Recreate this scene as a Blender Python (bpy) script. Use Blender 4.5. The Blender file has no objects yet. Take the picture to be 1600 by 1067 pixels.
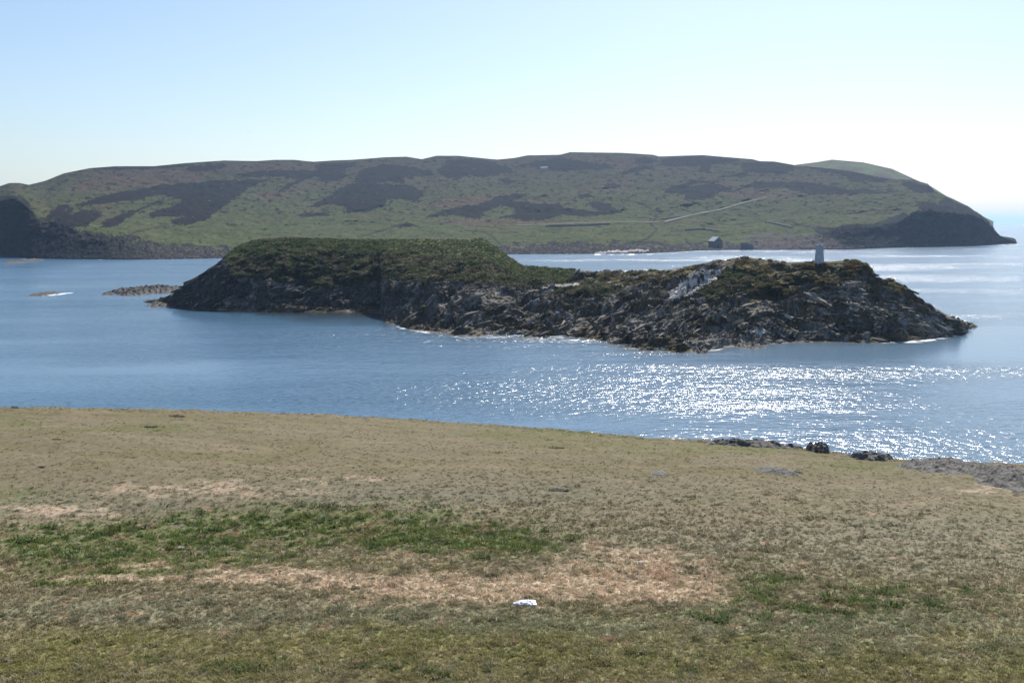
import bpy, bmesh, math, random
import numpy as np
from mathutils import Vector
random.seed(7)
rng = np.random.default_rng(11)
S = bpy.context.scene
C = S.collection

# ---------------------------------------------------------------- camera
H = 20.0                       # eye height above the sea
F, PX, PY = 1570.0, 800.0, 533.5
PITCH = math.atan(185.5 / F)
cam = bpy.data.objects.new('camera', bpy.data.cameras.new('camera'))
C.objects.link(cam); S.camera = cam
cam.location = (0, 0, H)
cam.rotation_euler = (math.radians(90) - PITCH, 0, 0)
cam.data.sensor_width = 36.0
cam.data.lens = 36.0 * F / 1600.0
cam.data.clip_start = 0.3
cam.data.clip_end = 150000

# ---------------------------------------------------------------- light
SUN_EL, SUN_AZ = math.radians(44), math.radians(17)
W = bpy.data.worlds.new("World"); S.world = W; W.use_nodes = True
nt = W.node_tree
bg = nt.nodes['Background']; bg.inputs['Strength'].default_value = 0.075
sky = nt.nodes.new('ShaderNodeTexSky'); sky.sky_type = 'NISHITA'; sky.sun_disc = False
sky.sun_elevation = SUN_EL; sky.sun_rotation = SUN_AZ
sky.altitude = 20; sky.air_density = 1.0; sky.dust_density = 0.95; sky.ozone_density = 3.3
nt.links.new(sky.outputs[0], bg.inputs['Color'])
sl = bpy.data.lights.new('sun', 'SUN'); sl.energy = 3.9; sl.angle = math.radians(0.53); sl.color = (1, 0.95, 0.87)
sun = bpy.data.objects.new('sun', sl); C.objects.link(sun)
sv = Vector((math.sin(SUN_AZ) * math.cos(SUN_EL), math.cos(SUN_AZ) * math.cos(SUN_EL), math.sin(SUN_EL)))
sun.rotation_euler = sv.to_track_quat('Z', 'Y').to_euler()
S.view_settings.view_transform = 'Standard'; S.view_settings.look = 'None'
S.view_settings.gamma = 1; S.view_settings.use_curve_mapping = False
S.view_settings.exposure = 0.78
S.cycles.use_denoising = True
S.cycles.max_bounces = 6; S.cycles.volume_bounces = 1
S.cycles.use_adaptive_sampling = False
S.cycles.sample_clamp_direct = 0
S.cycles.sample_clamp_indirect = 4.0

# ---------------------------------------------------------------- numeric helpers
_perm = rng.permutation(256); _perm = np.concatenate([_perm, _perm, _perm])
_ang = rng.random(256) * 2 * np.pi; _gx, _gy = np.cos(_ang), np.sin(_ang)
def perlin(x, y, seed=0):
    x = np.asarray(x, float) + seed * 17.31; y = np.asarray(y, float) + seed * 5.77
    xi = np.floor(x).astype(np.int64); yi = np.floor(y).astype(np.int64)
    xf = x - xi; yf = y - yi
    u = xf * xf * xf * (xf * (xf * 6 - 15) + 10); v = yf * yf * yf * (yf * (yf * 6 - 15) + 10)
    def g(ix, iy, dx, dy):
        h = _perm[(_perm[ix & 255] + iy) & 255]
        return _gx[h] * dx + _gy[h] * dy
    a = g(xi, yi, xf, yf); b = g(xi + 1, yi, xf - 1, yf)
    c = g(xi, yi + 1, xf, yf - 1); d = g(xi + 1, yi + 1, xf - 1, yf - 1)
    return ((a + (b - a) * u) + ((c + (d - c) * u) - (a + (b - a) * u)) * v) * 1.5
def fbm(x, y, o=4, seed=0, gain=0.5):
    s = 0; a = 1.0; t = 0
    for k in range(o):
        s = s + a * perlin(x * 2 ** k, y * 2 ** k, seed + k * 3); t += a; a *= gain
    return s / t
def ridged(x, y, o=4, seed=0):
    s = 0; a = 1.0; t = 0
    for k in range(o):
        s = s + a * (1 - 2 * np.abs(perlin(x * 2 ** k, y * 2 ** k, seed + k * 3))); t += a; a *= 0.5
    return s / t
def sst(a, b, x):
    t = np.clip((x - a) / (b - a), 0, 1); return t * t * (3 - 2 * t)
def to_ang(u, v):
    """photo pixel -> azimuth, slope of its sight line"""
    cx = (np.asarray(u, float) - PX) / F; cy = -(np.asarray(v, float) - PY) / F
    X = cx; Y = math.cos(PITCH) + math.sin(PITCH) * cy; Z = -math.sin(PITCH) + math.cos(PITCH) * cy
    return np.arctan2(X, Y), Z / np.hypot(X, Y)
def to_px(az, s):
    X = np.sin(az); Y = np.cos(az); Z = s
    f = Y * math.cos(PITCH) - Z * math.sin(PITCH); cy = Y * math.sin(PITCH) + Z * math.cos(PITCH)
    return PX + F * X / f, PY - F * cy / f
def curve(pts):
    a, s = to_ang([p[0] for p in pts], [p[1] for p in pts])
    return lambda az: np.interp(az, a, s)
def along(pts):
    a, _ = to_ang([p[0] for p in pts], [400.0] * len(pts)); v = [p[1] for p in pts]
    return lambda az: np.interp(az, a, v)
def inpoly(u, v, poly):
    r = np.zeros(u.shape, bool); n = len(poly); j = n - 1
    for i in range(n):
        xi, yi = poly[i]; xj, yj = poly[j]
        if yi != yj:
            c = ((yi > v) != (yj > v)) & (u < (xj - xi) * (v - yi) / (yj - yi) + xi)
            r ^= c
        j = i
    return r
def zoomed(pts, ox, oy, k):
    return [(ox + x / k, oy + y / k) for x, y in pts]
def near_line(u, v, pts):
    d = np.full(u.shape, 1e9)
    for (x0, y0), (x1, y1) in zip(pts[:-1], pts[1:]):
        L = (x1 - x0) ** 2 + (y1 - y0) ** 2
        t = np.clip(((u - x0) * (x1 - x0) + (v - y0) * (y1 - y0)) / L, 0, 1)
        d = np.minimum(d, np.hypot(u - x0 - t * (x1 - x0), v - y0 - t * (y1 - y0)))
    return d
def mixc(c, col, m):
    m = np.asarray(m)[..., None]; return c * (1 - m) + np.array(col) * m

def tag(o, label=None, cat=None, group=None, kind=None):
    if label: o['label'] = label
    if cat: o['category'] = cat
    if group: o['group'] = group
    if kind: o['kind'] = kind
    return o
def grid_mesh(name, P, mat, col=None, attrs=None, smooth=True, parent=None):
    r, c = P.shape[:2]
    me = bpy.data.meshes.new(name)
    me.vertices.add(r * c); me.vertices.foreach_set('co', P.reshape(-1).astype(np.float32))
    i = (np.arange(r - 1)[:, None] * c + np.arange(c - 1)[None]).reshape(-1)
    q = np.stack([i, i + 1, i + c + 1, i + c], 1).astype(np.int32)
    me.loops.add(q.size); me.polygons.add(len(q))
    me.loops.foreach_set('vertex_index', q.reshape(-1))
    me.polygons.foreach_set('loop_start', np.arange(0, q.size, 4, dtype=np.int32))
    me.update(calc_edges=True)
    me.polygons.foreach_set('use_smooth', np.full(len(q), smooth))
    if col is not None:
        a = me.attributes.new('tint', 'FLOAT_COLOR', 'POINT')
        cc = np.ones((r * c, 4), np.float32); cc[:, :3] = np.clip(col.reshape(-1, 3), 0, 1); a.data.foreach_set('color', cc.reshape(-1))
    for k, v in (attrs or {}).items():
        a = me.attributes.new(k, 'FLOAT', 'POINT'); a.data.foreach_set('value', v.reshape(-1).astype(np.float32))
    me.materials.append(mat)
    o = bpy.data.objects.new(name, me); C.objects.link(o); o.parent = parent
    return o
def mesh_obj(name, bm, mat, parent=None, loc=None, link=True):
    me = bpy.data.meshes.new(name); bmesh.ops.recalc_face_normals(bm, faces=bm.faces[:]); bm.to_mesh(me); bm.free()
    if mat: me.materials.append(mat)
    o = bpy.data.objects.new(name, me)
    if link: C.objects.link(o)
    o.parent = parent
    if loc is not None: o.location = loc
    return o
def empty(name, loc, rz=0):
    o = bpy.data.objects.new(name, None); C.objects.link(o); o.location = loc; o.rotation_euler.z = rz
    o.empty_display_size = 0.3
    return o
def box(bm, x0, x1, y0, y1, z0, z1):
    v = [bm.verts.new((x, y, z)) for z in (z0, z1) for x, y in ((x0, y0), (x1, y0), (x1, y1), (x0, y1))]
    for f in ((3, 2, 1, 0), (4, 5, 6, 7), (0, 1, 5, 4), (1, 2, 6, 5), (2, 3, 7, 6), (3, 0, 4, 7)): bm.faces.new([v[i] for i in f])

# ---------------------------------------------------------------- materials
class N:
    def __init__(s, name):
        s.m = bpy.data.materials.new(name); s.m.use_nodes = True; s.t = s.m.node_tree
        s.b = s.t.nodes['Principled BSDF']; s.out = s.t.nodes['Material Output']
    def n(s, t, **kw):
        x = s.t.nodes.new('ShaderNode' + t)
        for k, v in kw.items():
            if k in x.inputs.keys(): x.inputs[k].default_value = v
            else: setattr(x, k, v)
        return x
    def l(s, a, b): s.t.links.new(a, b)
    def noise(s, scale, detail=4, rough=0.55, stretch=None, rot=None, dist=0.0):
        co = s.n('TexCoord').outputs['Object']
        if stretch or rot:
            mp = s.n('Mapping')
            if stretch: mp.inputs['Scale'].default_value = stretch
            if rot: mp.inputs['Rotation'].default_value = rot
            s.l(co, mp.inputs[0]); co = mp.outputs[0]
        x = s.n('TexNoise'); x.inputs['Scale'].default_value = scale; x.inputs['Detail'].default_value = detail
        x.inputs['Roughness'].default_value = rough; x.inputs['Distortion'].default_value = dist
        s.l(co, x.inputs['Vector']); return x.outputs['Fac']
    def rng(s, f, a, b, c, d):
        x = s.n('MapRange'); x.inputs[1].default_value = a; x.inputs[2].default_value = b
        x.inputs[3].default_value = c; x.inputs[4].default_value = d; s.l(f, x.inputs[0]); return x.outputs[0]
    def mul(s, a, b, op='MULTIPLY'):
        x = s.n('Math', operation=op); 
        for i, q in enumerate((a, b)):
            if isinstance(q, (int, float)): x.inputs[i].default_value = q
            else: s.l(q, x.inputs[i])
        return x.outputs[0]
    def scalecol(s, col, f):
        x = s.n('VectorMath', operation='SCALE'); s.l(col, x.inputs[0]); s.l(f, x.inputs['Scale']); return x.outputs[0]
    def mix(s, f, a, b):
        x = s.n('Mix', data_type='RGBA')
        if isinstance(f, (int, float)): x.inputs[0].default_value = f
        else: s.l(f, x.inputs[0])
        for q, k in ((a, 6), (b, 7)):
            if isinstance(q, tuple): x.inputs[k].default_value = (*q, 1)
            else: s.l(q, x.inputs[k])
        return x.outputs[2]
    def bump(s, h, dist, strength=1.0, prev=None):
        x = s.n('Bump'); x.inputs['Strength'].default_value = strength
        if isinstance(dist, (int, float)): x.inputs['Distance'].default_value = dist
        else: s.l(dist, x.inputs['Distance'])
        s.l(h, x.inputs['Height'])
        if prev is not None: s.l(prev, x.inputs['Normal'])
        return x.outputs['Normal']
def tint_mat(name, n1, n2, bumps, lo=0.6, hi=1.45, rough=0.95, stretch=None):
    M = N(name); a = M.n('Attribute', attribute_name='tint')
    f = M.mul(M.rng(M.noise(n1, 5, 0.6, stretch), 0.3, 0.7, lo, hi), M.rng(M.noise(n2, 6, 0.65), 0.3, 0.7, 0.8, 1.2))
    M.l(M.scalecol(a.outputs['Color'], f), M.b.inputs['Base Color'])
    p = None
    for sc, d, st in bumps: p = M.bump(M.noise(sc, 6, 0.65, st), d, 1.0, p)
    M.l(p, M.b.inputs['Normal'])
    M.b.inputs['Roughness'].default_value = rough; M.b.inputs['Specular IOR Level'].default_value = 0.15
    return M.m
mat_ground = tint_mat('turf_ground', 22, 2.4, [(9, 0.025, None), (40, 0.012, None)], 0.72, 1.28)
mat_hill = tint_mat('hill_heath', 0.25, 0.05, [(0.3, 0.8, None), (0.05, 9, None)], 0.75, 1.25)
mat_hill.node_tree.nodes['Principled BSDF'].inputs['Specular IOR Level'].default_value = 0.02
mat_islet = tint_mat('islet_rock_and_turf', 1.3, 0.2, [(2.2, 0.30, None), (0.9, 0.4, (1, 1, 3))], 0.45, 1.6, 0.85)
mat_islet.node_tree.nodes['Principled BSDF'].inputs['Specular IOR Level'].default_value = 0.08
def rock_mat(name, c1, c2, sc, bd, rough=0.8, fleck=(0.30, 0.29, 0.25)):
    M = N(name)
    f = M.rng(M.noise(sc, 6, 0.65, (1, 1, 2.2), (0.3, 0.15, 0)), 0.35, 0.65, 0, 1)
    c = M.mix(f, c1, c2)
    g = M.rng(M.noise(sc * 5, 5, 0.7), 0.5, 0.72, 0, 0.7)
    c = M.mix(g, c, fleck)
    M.l(c, M.b.inputs['Base Color'])
    M.l(M.bump(M.noise(sc * 2, 8, 0.7, (1, 1, 3), (0.4, 0.2, 0)), bd), M.b.inputs['Normal'])
    M.b.inputs['Roughness'].default_value = rough
    return M.m
def slab_mat():
    M = N('slate_slab'); a = M.n('Attribute', attribute_name='tint', attribute_type='INSTANCER')
    f = M.mul(M.rng(M.noise(1.6, 6, .65, (1, 1, 2.5)), .3, .7, .5, 1.5), M.rng(M.noise(8, 4, .6), .3, .7, .8, 1.25))
    M.l(M.scalecol(a.outputs['Color'], f), M.b.inputs['Base Color'])
    M.l(M.bump(M.noise(3, 7, .7, (1, 1, 4)), .15), M.b.inputs['Normal']); M.b.inputs['Roughness'].default_value = .75; M.b.inputs['Specular IOR Level'].default_value = .2
    return M.m
mat_slab = slab_mat()
mat_outcrop = rock_mat('weathered_outcrop', (0.045, 0.042, 0.038), (0.15, 0.14, 0.125), 3, 0.07, 0.85, (0.19, 0.18, 0.155))
mat_searock = rock_mat('wet_sea_rock', (0.018, 0.016, 0.015), (0.045, 0.038, 0.028), 1.5, 0.08, 0.8, (0.10, 0.09, 0.07))
mat_wall = rock_mat('rubble_masonry', (0.09, 0.085, 0.085), (0.17, 0.16, 0.15), 2.5, 0.05, 0.9)
def plain(name, col, rough=0.7, nsc=3.0, var=0.25, bd=0.01):
    M = N(name); f = M.rng(M.noise(nsc, 5, 0.6), 0.3, 0.7, 1 - var, 1 + var)
    rgb = M.n('RGB'); rgb.outputs[0].default_value = (*col, 1)
    M.l(M.scalecol(rgb.outputs[0], f), M.b.inputs['Base Color'])
    M.l(M.bump(M.noise(nsc * 4, 5, 0.6), bd), M.b.inputs['Normal'])
    M.b.inputs['Roughness'].default_value = rough
    return M.m
mat_slate = plain('slate_roof', (0.40, 0.41, 0.43), 0.4, 2)
mat_white = plain('white_paint', (0.70, 0.71, 0.72), 0.6, 1.5, 0.15)
mat_grey = plain('weathered_white_concrete', (0.42, 0.45, 0.50), 0.75, 1.5, 0.3, 0.03)
mat_dark = plain('dark_opening', (0.02, 0.02, 0.022), 0.8)
mat_bag = plain('white_plastic_film', (0.78, 0.79, 0.82), 0.35, 20, 0.06, 0.004)
mat_path = plain('worn_track', (0.12, 0.115, 0.085), 0.95, 0.3, 0.25)
mat_gull = plain('gull_feathers', (0.35, 0.36, 0.38), 0.8)
mat_stone = plain('pale_stone', (0.40, 0.39, 0.36), 0.8, 15, 0.25, 0.01)
mat_foamspray = plain('sea_foam', (0.75, 0.78, 0.8), 0.8, 2, 0.2, 0.1)

def grass_mat(name, trans=0.45, var=0.35):
    M = N(name); a = M.n('Attribute', attribute_name='tint', attribute_type='INSTANCER')
    oi = M.n('ObjectInfo'); f = M.rng(oi.outputs['Random'], 0, 1, 1 - var, 1 + var)
    c = M.scalecol(a.outputs['Color'], f)
    M.l(c, M.b.inputs['Base Color']); M.b.inputs['Roughness'].default_value = 0.7; M.b.inputs['Specular IOR Level'].default_value = 0.2
    tr = M.n('BsdfTranslucent'); M.l(c, tr.inputs['Color'])
    mx = M.n('MixShader'); mx.inputs[0].default_value = trans
    M.l(M.b.outputs[0], mx.inputs[1]); M.l(tr.outputs[0], mx.inputs[2]); M.l(mx.outputs[0], M.out.inputs['Surface'])
    return M.m
mat_blade = grass_mat('grass_blades', .45, .16)
mat_clump = grass_mat('tussock_blades', 0.3)

# ---------------------------------------------------------------- sea
M = N('sea_water')
M.b.inputs['Base Color'].default_value = (0.015, 0.055, 0.12, 1)
M.b.inputs['IOR'].default_value = 1.333
foam = M.n('Attribute', attribute_name='foam').outputs['Fac']
rough_at = M.mul(M.n('Attribute', attribute_name='chop').outputs['Fac'], M.rng(M.noise(0.035, 4, 0.6, (0.22, 1, 1), (0, 0, 0.12), .4), .36, .64, .55, 1.45))
fn = M.noise(0.9, 7, 0.7, (0.35, 1, 1))
fm = M.rng(M.mul(foam, M.rng(fn, 0.3, 0.7, 0.4, 1.25)), 0.35, 0.6, 0, 1)
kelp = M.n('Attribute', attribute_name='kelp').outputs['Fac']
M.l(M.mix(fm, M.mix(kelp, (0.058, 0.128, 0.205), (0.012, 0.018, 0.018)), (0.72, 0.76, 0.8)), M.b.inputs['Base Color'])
M.l(M.rng(fm, 0, 1, 0.2, 0.7), M.b.inputs['Roughness'])
h1 = M.noise(0.32, 3, 0.5, (0.55, 1, 1), (0, 0, 0.3))
h2 = M.noise(1.35, 3.0, 0.5, (0.6, 1, 1), (0, 0, -0.25), 0.3)
h3 = M.noise(5.0, 4, 0.6, (0.7, 1, 1), (0, 0, 0.5))
b0 = M.bump(M.noise(0.11, 3, 0.55, (0.45, 1, 1), (0, 0, 0.2)), M.mul(rough_at, 1.0))
b1 = M.bump(h1, M.mul(rough_at, 0.55), 1.0, b0)
b2 = M.bump(h2, M.mul(rough_at, 0.46), 1.0, b1)
b3 = M.bump(h3, M.mul(rough_at, 0.02), 1.0, b2)
M.l(b3, M.b.inputs['Normal'])
mat_sea = M.m

azs = np.radians(np.linspace(-48, 48, 420))
ns = 430
t = np.linspace(0, 1, ns)
smin, smax = -0.45, -H / 45000.0
slopes = smin + (smax - smin) * (1 - (1 - t) ** 1.6)
A, SL = np.meshgrid(azs, slopes)
D = -H / SL
X, Y = D * np.sin(A), D * np.cos(A)
U, V = to_px(A, SL)
sea_P = np.stack([X, Y, np.zeros_like(X)], -1)

ISL_SHORE = [(225, 473), (240, 474), (262, 477), (285, 482), (330, 485), (420, 488), (500, 488), (560, 488), (594, 489), (602, 505), (640, 515), (720, 526), (800, 528), (900, 529), (930, 531), (960, 541), (1000, 548), (1060, 551), (1110, 548), (1150, 541), (1180, 543), (1210, 537), (1250, 535), (1300, 535), (1350, 536), (1400, 534), (1440, 532), (1480, 526), (1500, 522), (1512, 516), (1518, 511)]
ISL_TOP = [(225, 472), (240, 471), (262, 466), (275, 455), (300, 437), (330, 418), (345, 408), (355, 396), (370, 386), (395, 376), (430, 372), (500, 373), (560, 374), (650, 375), (720, 376), (752, 373), (768, 382), (790, 397), (806, 409), (815, 416), (850, 417), (880, 420), (930, 424), (1000, 423), (1050, 421), (1090, 413), (1130, 408), (1165, 402), (1190, 405), (1230, 410), (1260, 409), (1300, 408), (1330, 406), (1355, 408), (1365, 420), (1370, 432), (1395, 437), (1415, 448), (1425, 460), (1450, 474), (1475, 490), (1490, 500), (1518, 510)]
HILL_SHORE = [(-260, 398), (0, 400), (50, 404), (100, 405), (200, 406), (300, 405), (400, 403), (600, 400), (800, 398), (1000, 397), (1100, 392), (1150, 391), (1250, 391), (1330, 390), (1400, 387), (1500, 385), (1570, 381.5), (1590, 381)]

vi = np.interp(U, [p[0] for p in ISL_SHORE], [p[1] for p in ISL_SHORE])
dv = V - vi
zone = np.interp(U, [230, 300, 420, 600, 620, 700, 900, 950, 1060, 1200, 1240, 1330, 1380, 1430, 1480, 1530], [0, .55, .15, .1, .7, .75, .5, .45, .6, .5, .3, .3, .8, 1, 1, 0])
width = np.interp(U, [230, 600, 640, 760, 800, 1360, 1450, 1530], [2, 2, 9, 6, 3, 3, 7, 3])
foam_a = zone * np.clip(1 - (dv - 1) / width, 0, 1) * (dv > -12) * (U > 225) * (U < 1535)
foam_a *= 0.65 + 0.6 * fbm(X * 0.25, Y * 0.12, 3, 5)
foam_a = np.maximum(foam_a, (.62 + .9 * fbm(U / 9, V / 2, 3, 77)) * np.clip(1.9 - near_line(U, V, [(66, 461.5), (85, 460.5), (114, 457.5)]) * np.interp(U, [60, 90, 116], [.7, .9, 1.6]), 0, 1.3))
vh = np.interp(U, [p[0] for p in HILL_SHORE], [p[1] for p in HILL_SHORE])
foam_a = np.maximum(foam_a, np.interp(U, [0, 30, 45, 60, 100, 180, 200, 900, 930, 1010, 1060, 1100, 1580, 1590], [0, .1, .5, .1, .5, .5, .1, .2, .75, .8, .4, .2, .2, 0]) * (np.abs(V - vh - 0.6) < 1.2) * (.5 + 1.2 * fbm(U / 14, V / 5, 3, 6)))
# wind and current lanes: rougher and slicker water
lane = fbm(X / 150 + Y / 900, Y / 38 - X / 260, 4, 2)
chop = 0.50 + 1.25 * lane
slick = sst(620, 300, U) * sst(470, 520, V) * 0.10 + sst(640, 590, U) * sst(250, 330, U) * sst(520, 498, V) * 0.9 * (V > 470)
chop = chop - slick
boost = np.exp(-((V - 615) / 48) ** 2 - ((U - 1180) / 520) ** 2) * 0.04 + np.exp(-((V - 420) / 22) ** 2 - ((U - 1450) / 260) ** 2) * 0.3
chop = np.clip(chop + boost, 0.04, 1.4)
painted_refl_a = sst(620, 585, U) * sst(250, 300, U) * (V > vi - 8) * np.clip(1 - (V - vi) / (6 + 16 * sst(380, 500, U) + 8 * fbm(U / 40, V / 6, 3, 4)), 0, 1)  # dark reflection of the shaded rocks painted into the inlet and shore water
painted_refl_a = np.maximum(painted_refl_a, .5 * (U > 620) * (U < 1530) * (V > vi - 8) * np.clip(1 - (V - vi) / (9 + 6 * fbm(U / 30, V / 5, 3, 9)), 0, 1))
sea = grid_mesh('sea', sea_P, mat_sea, attrs={'kelp': painted_refl_a.clip(0, 1), 'foam': foam_a, 'chop': chop})
tag(sea, 'blue tidal water of the sound with sun glitter and slick lanes', kind='structure')

# ---------------------------------------------------------------- far island (hills)
HILL_TOP = [(-260, 300), (-120, 296), (0, 291), (15, 286), (30, 286), (45, 289), (70, 283), (100, 271), (140, 263), (180, 260), (240, 260), (290, 255), (350, 251), (400, 252), (430, 250), (460, 250), (490, 253), (520, 251), (550, 250), (601, 246), (635, 245), (659, 249), (682, 243.6), (716, 243.6), (777, 249.7), (804, 247), (824, 243), (875, 242), (891, 238), (972, 239), (1020, 242), (1030, 244.7), (1097, 242.5), (1176, 249), (1187, 252), (1210, 252.6), (1244, 258.6), (1280, 262), (1326, 267), (1360, 274), (1390, 280), (1427, 281), (1450, 287.5), (1461, 299), (1487, 310), (1514, 323), (1544, 345.6), (1555, 360.6), (1562, 370), (1590, 380.9)]
a_shore, a_top = curve(HILL_SHORE), curve(HILL_TOP)
d_top = along([(-260, 1000), (0, 1080), (200, 1250), (500, 1400), (900, 1500), (1200, 1400), (1400, 1250), (1500, 1130), (1560, 1030), (1590, 965)])
cliff = along([(-260, .8), (0, .8), (30, .75), (80, .45), (150, .30), (250, .14), (400, .08), (700, .06), (900, .10), (1000, .08), (1150, .05), (1240, .10), (1300, .22), (1400, .34), (1440, .6), (1480, .76), (1540, .88), (1590, .93)])
NC, NR, NB = 1250, 190, 26
az_l, az_r = to_ang(-240, 400)[0], to_ang(1588, 400)[0]
az = np.linspace(az_l, az_r, NC)
w = np.linspace(0, 1, NR) ** 0.9
Wg = np.repeat(w[:, None], NC, 1); AZ = np.repeat(az[None], NR, 0)
s0, s1 = a_shore(az), a_top(az)
Ds = -H / s0; Dt = np.maximum(d_top(az), Ds + 8)
SLP = s0 + (s1 - s0) * Wg
u0, v0 = to_px(AZ, SLP)
cl = np.clip(cliff(az) + 0.30 * cliff(az) * fbm(az * 16, az * 0, 2, 9), 0.02, 0.92)
g = np.where(Wg < cl, 0.07 * (Wg / cl), 0.07 + 0.93 * (np.clip((Wg - cl) / (1 - cl), 0, 1)) ** 1.25)
Dm = Ds + (Dt - Ds) * g
px, py = Dm * np.sin(AZ), Dm * np.cos(AZ)
# relief: gullies and knolls pushed along the sight line, kept off the shore and the skyline
env = np.clip(Wg * 6, 0, 1) * np.clip((1 - Wg) * 5, 0, 1)
wx = u0 + 25 * fbm(u0 / 60, v0 / 25, 3, 31)
rel = ridged(wx / 95 + v0 / 60, v0 / 38, 4, 12) * 27 + fbm(u0 / 26, v0 / 12, 4, 4) * 14
rel += env * 0 
Dm = Dm + rel * env * np.clip(g * 4, 0.25, 1)
rockw = (1 - .75 * sst(80, 30, u0)) * sst(0.0, 0.06, Wg) * np.clip(1 - (Wg - cl * 1.1) / 0.06, 0, 1)
Dm = Dm + rockw * 4.5 * ridged(u0 / 14 + v0 / 20, v0 / 16, 4, 40)
Z = H + SLP * Dm
Z[0] = -2
Z = Z + (Wg < cl * 1.2) * sst(0, 0.03, Wg) * 1.2 * sst(20, 80, u0) * ridged(u0 / 6, v0 / 5, 3, 21)
Zt = Z[-1].copy()
hill_front = np.stack([Dm * np.sin(AZ), Dm * np.cos(AZ), Z], -1)
# far side, falling gently to the sea behind
k = np.linspace(0, 1, NB + 1)[1:]
Db = Dm[-1][None] + 750 * k[:, None]; Zb = Zt[None] * (1 - k[:, None] ** 1.6) - 3 * k[:, None]
hb = np.stack([Db * np.sin(az), Db * np.cos(az), Zb], -1)
# albedo
K1, K2, K3 = 2.963, 2.963, 2.667
HEATH = [zoomed(p, 0, 220, K1) for p in [
 [(340,300),(420,275),(520,245),(640,225),(780,200),(900,195),(1000,185),(1100,180),(1200,180),(1260,175),(1150,215),(1120,240),(1070,280),(1020,320),(960,360),(900,385),(800,390),(790,370),(860,350),(780,350),(680,355),(700,335),(800,300),(850,275),(780,262),(740,250),(640,275),(540,280),(420,300)],
 [(440,410),(490,370),(540,350),(620,320),(700,290),(760,270),(750,285),(660,315),(600,350),(560,385),(500,400)],
 [(210,370),(230,325),(300,295),(340,310),(330,340),(400,320),(470,330),(460,360),(400,400),(340,410),(300,400),(260,400)],
 [(870,125),(960,110),(1040,105),(1050,120),(960,140),(880,145)],
 [(1080,160),(1180,140),(1300,135),(1400,140),(1500,135),(1600,130),(1600,165),(1450,170),(1400,185),(1350,215),(1300,240),(1290,230),(1340,195),(1380,180),(1280,165),(1150,170)],
 [(1360,350),(1420,335),(1500,330),(1520,345),(1450,352)], [(420,120),(700,118),(900,110),(900,118),(700,132),(440,135)]]]
HEATH += [zoomed(p, 500, 220, K2) for p in [
 [(-40,300),(40,260),(100,215),(180,190),(260,200),(420,205),(470,230),(480,255),(440,285),(380,270),(310,270),(290,310),(200,335),(130,335),(120,310),(60,290),(0,310)],
 [(150,190),(200,130),(300,110),(420,120),(520,140),(520,160),(380,170),(400,195),(250,195)],
 [(540,140),(590,90),(700,85),(800,100),(890,130),(900,150),(830,155),(760,170),(690,160),(640,185),(560,160)],
 [(480,360),(540,330),(640,305),(760,290),(830,255),(920,245),(980,250),(890,275),(960,290),(1100,290),(1130,310),(1190,320),(1300,325),(1240,300),(1250,280),(1340,290),(1360,310),(1400,330),(1330,345),(1200,355),(1120,340),(1060,365),(950,370),(820,355),(910,335),(900,315),(830,300),(760,330),(740,365),(650,350),(560,345)],
 [(890,125),(1000,95),(1100,80),(1180,90),(1260,100),(1340,110),(1370,128),(1280,135),(1200,140),(1060,135),(960,120)],
 [(1380,150),(1440,125),(1520,115),(1560,130),(1480,140),(1400,160)],
 [(1310,205),(1350,195),(1400,210),(1370,222),(1320,220)], [(1190,250),(1250,245),(1265,262),(1210,270)], [(820,175),(880,175),(910,200),(860,200)],
 [(-30,110),(100,100),(180,108),(120,130),(0,140)], [(0,160),(80,150),(150,160),(60,185),(0,190)], [(320,395),(400,378),(460,390),(400,405)]]]
HEATH += [zoomed(p, 1000, 220, K3) for p in [
 [(95,75),(240,65),(400,75),(420,90),(300,100),(270,135),(245,130),(250,105),(180,108),(90,100)],
 [(100,210),(170,180),(230,165),(240,175),(200,190),(260,185),(310,175),(360,190),(400,210),(340,215),(290,245),(180,248),(185,225),(130,220)],
 [(425,90),(560,85),(640,100),(650,120),(600,138),(500,135),(430,130)], [(370,140),(430,135),(480,145),(400,155)],
 [(410,190),(500,170),(600,170),(760,180),(860,200),(1060,210),(1100,215),(900,225),(760,225),(680,220),(600,195),(500,200)],
 [(660,103),(780,110),(880,130),(1050,160),(1000,175),(880,170),(860,150),(740,125)], [(1090,165),(1150,180),(1220,190),(1230,215),(1150,215),(1100,190)],
 [(-30,70),(60,75),(90,90),(0,100)]]]
CLIFFS = [[(1475, 308), (1514, 325), (1546, 348), (1560, 366), (1595, 380), (1595, 386), (1470, 390), (1440, 345)], [(-300, 300), (0, 306), (30, 305), (46, 318), (58, 345), (70, 368), (78, 410), (-300, 410)],
 [(48, 372), (70, 366), (110, 372), (150, 378), (170, 385), (175, 402), (45, 408)], [(75,350),(100,342),(120,350),(110,372),(72,368)],
 zoomed([(1150,260),(1230,260),(1300,280),(1380,310),(1450,340),(1490,400),(1560,440),(1260,440),(1260,400),(1230,330),(1170,300)], 1000, 220, K3),
 zoomed([(720,360),(800,360),(850,350),(950,350),(1050,320),(1100,300),(1150,330),(1240,370),(1270,440),(860,445),(800,400),(740,390)], 1000, 220, K3)]
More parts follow.
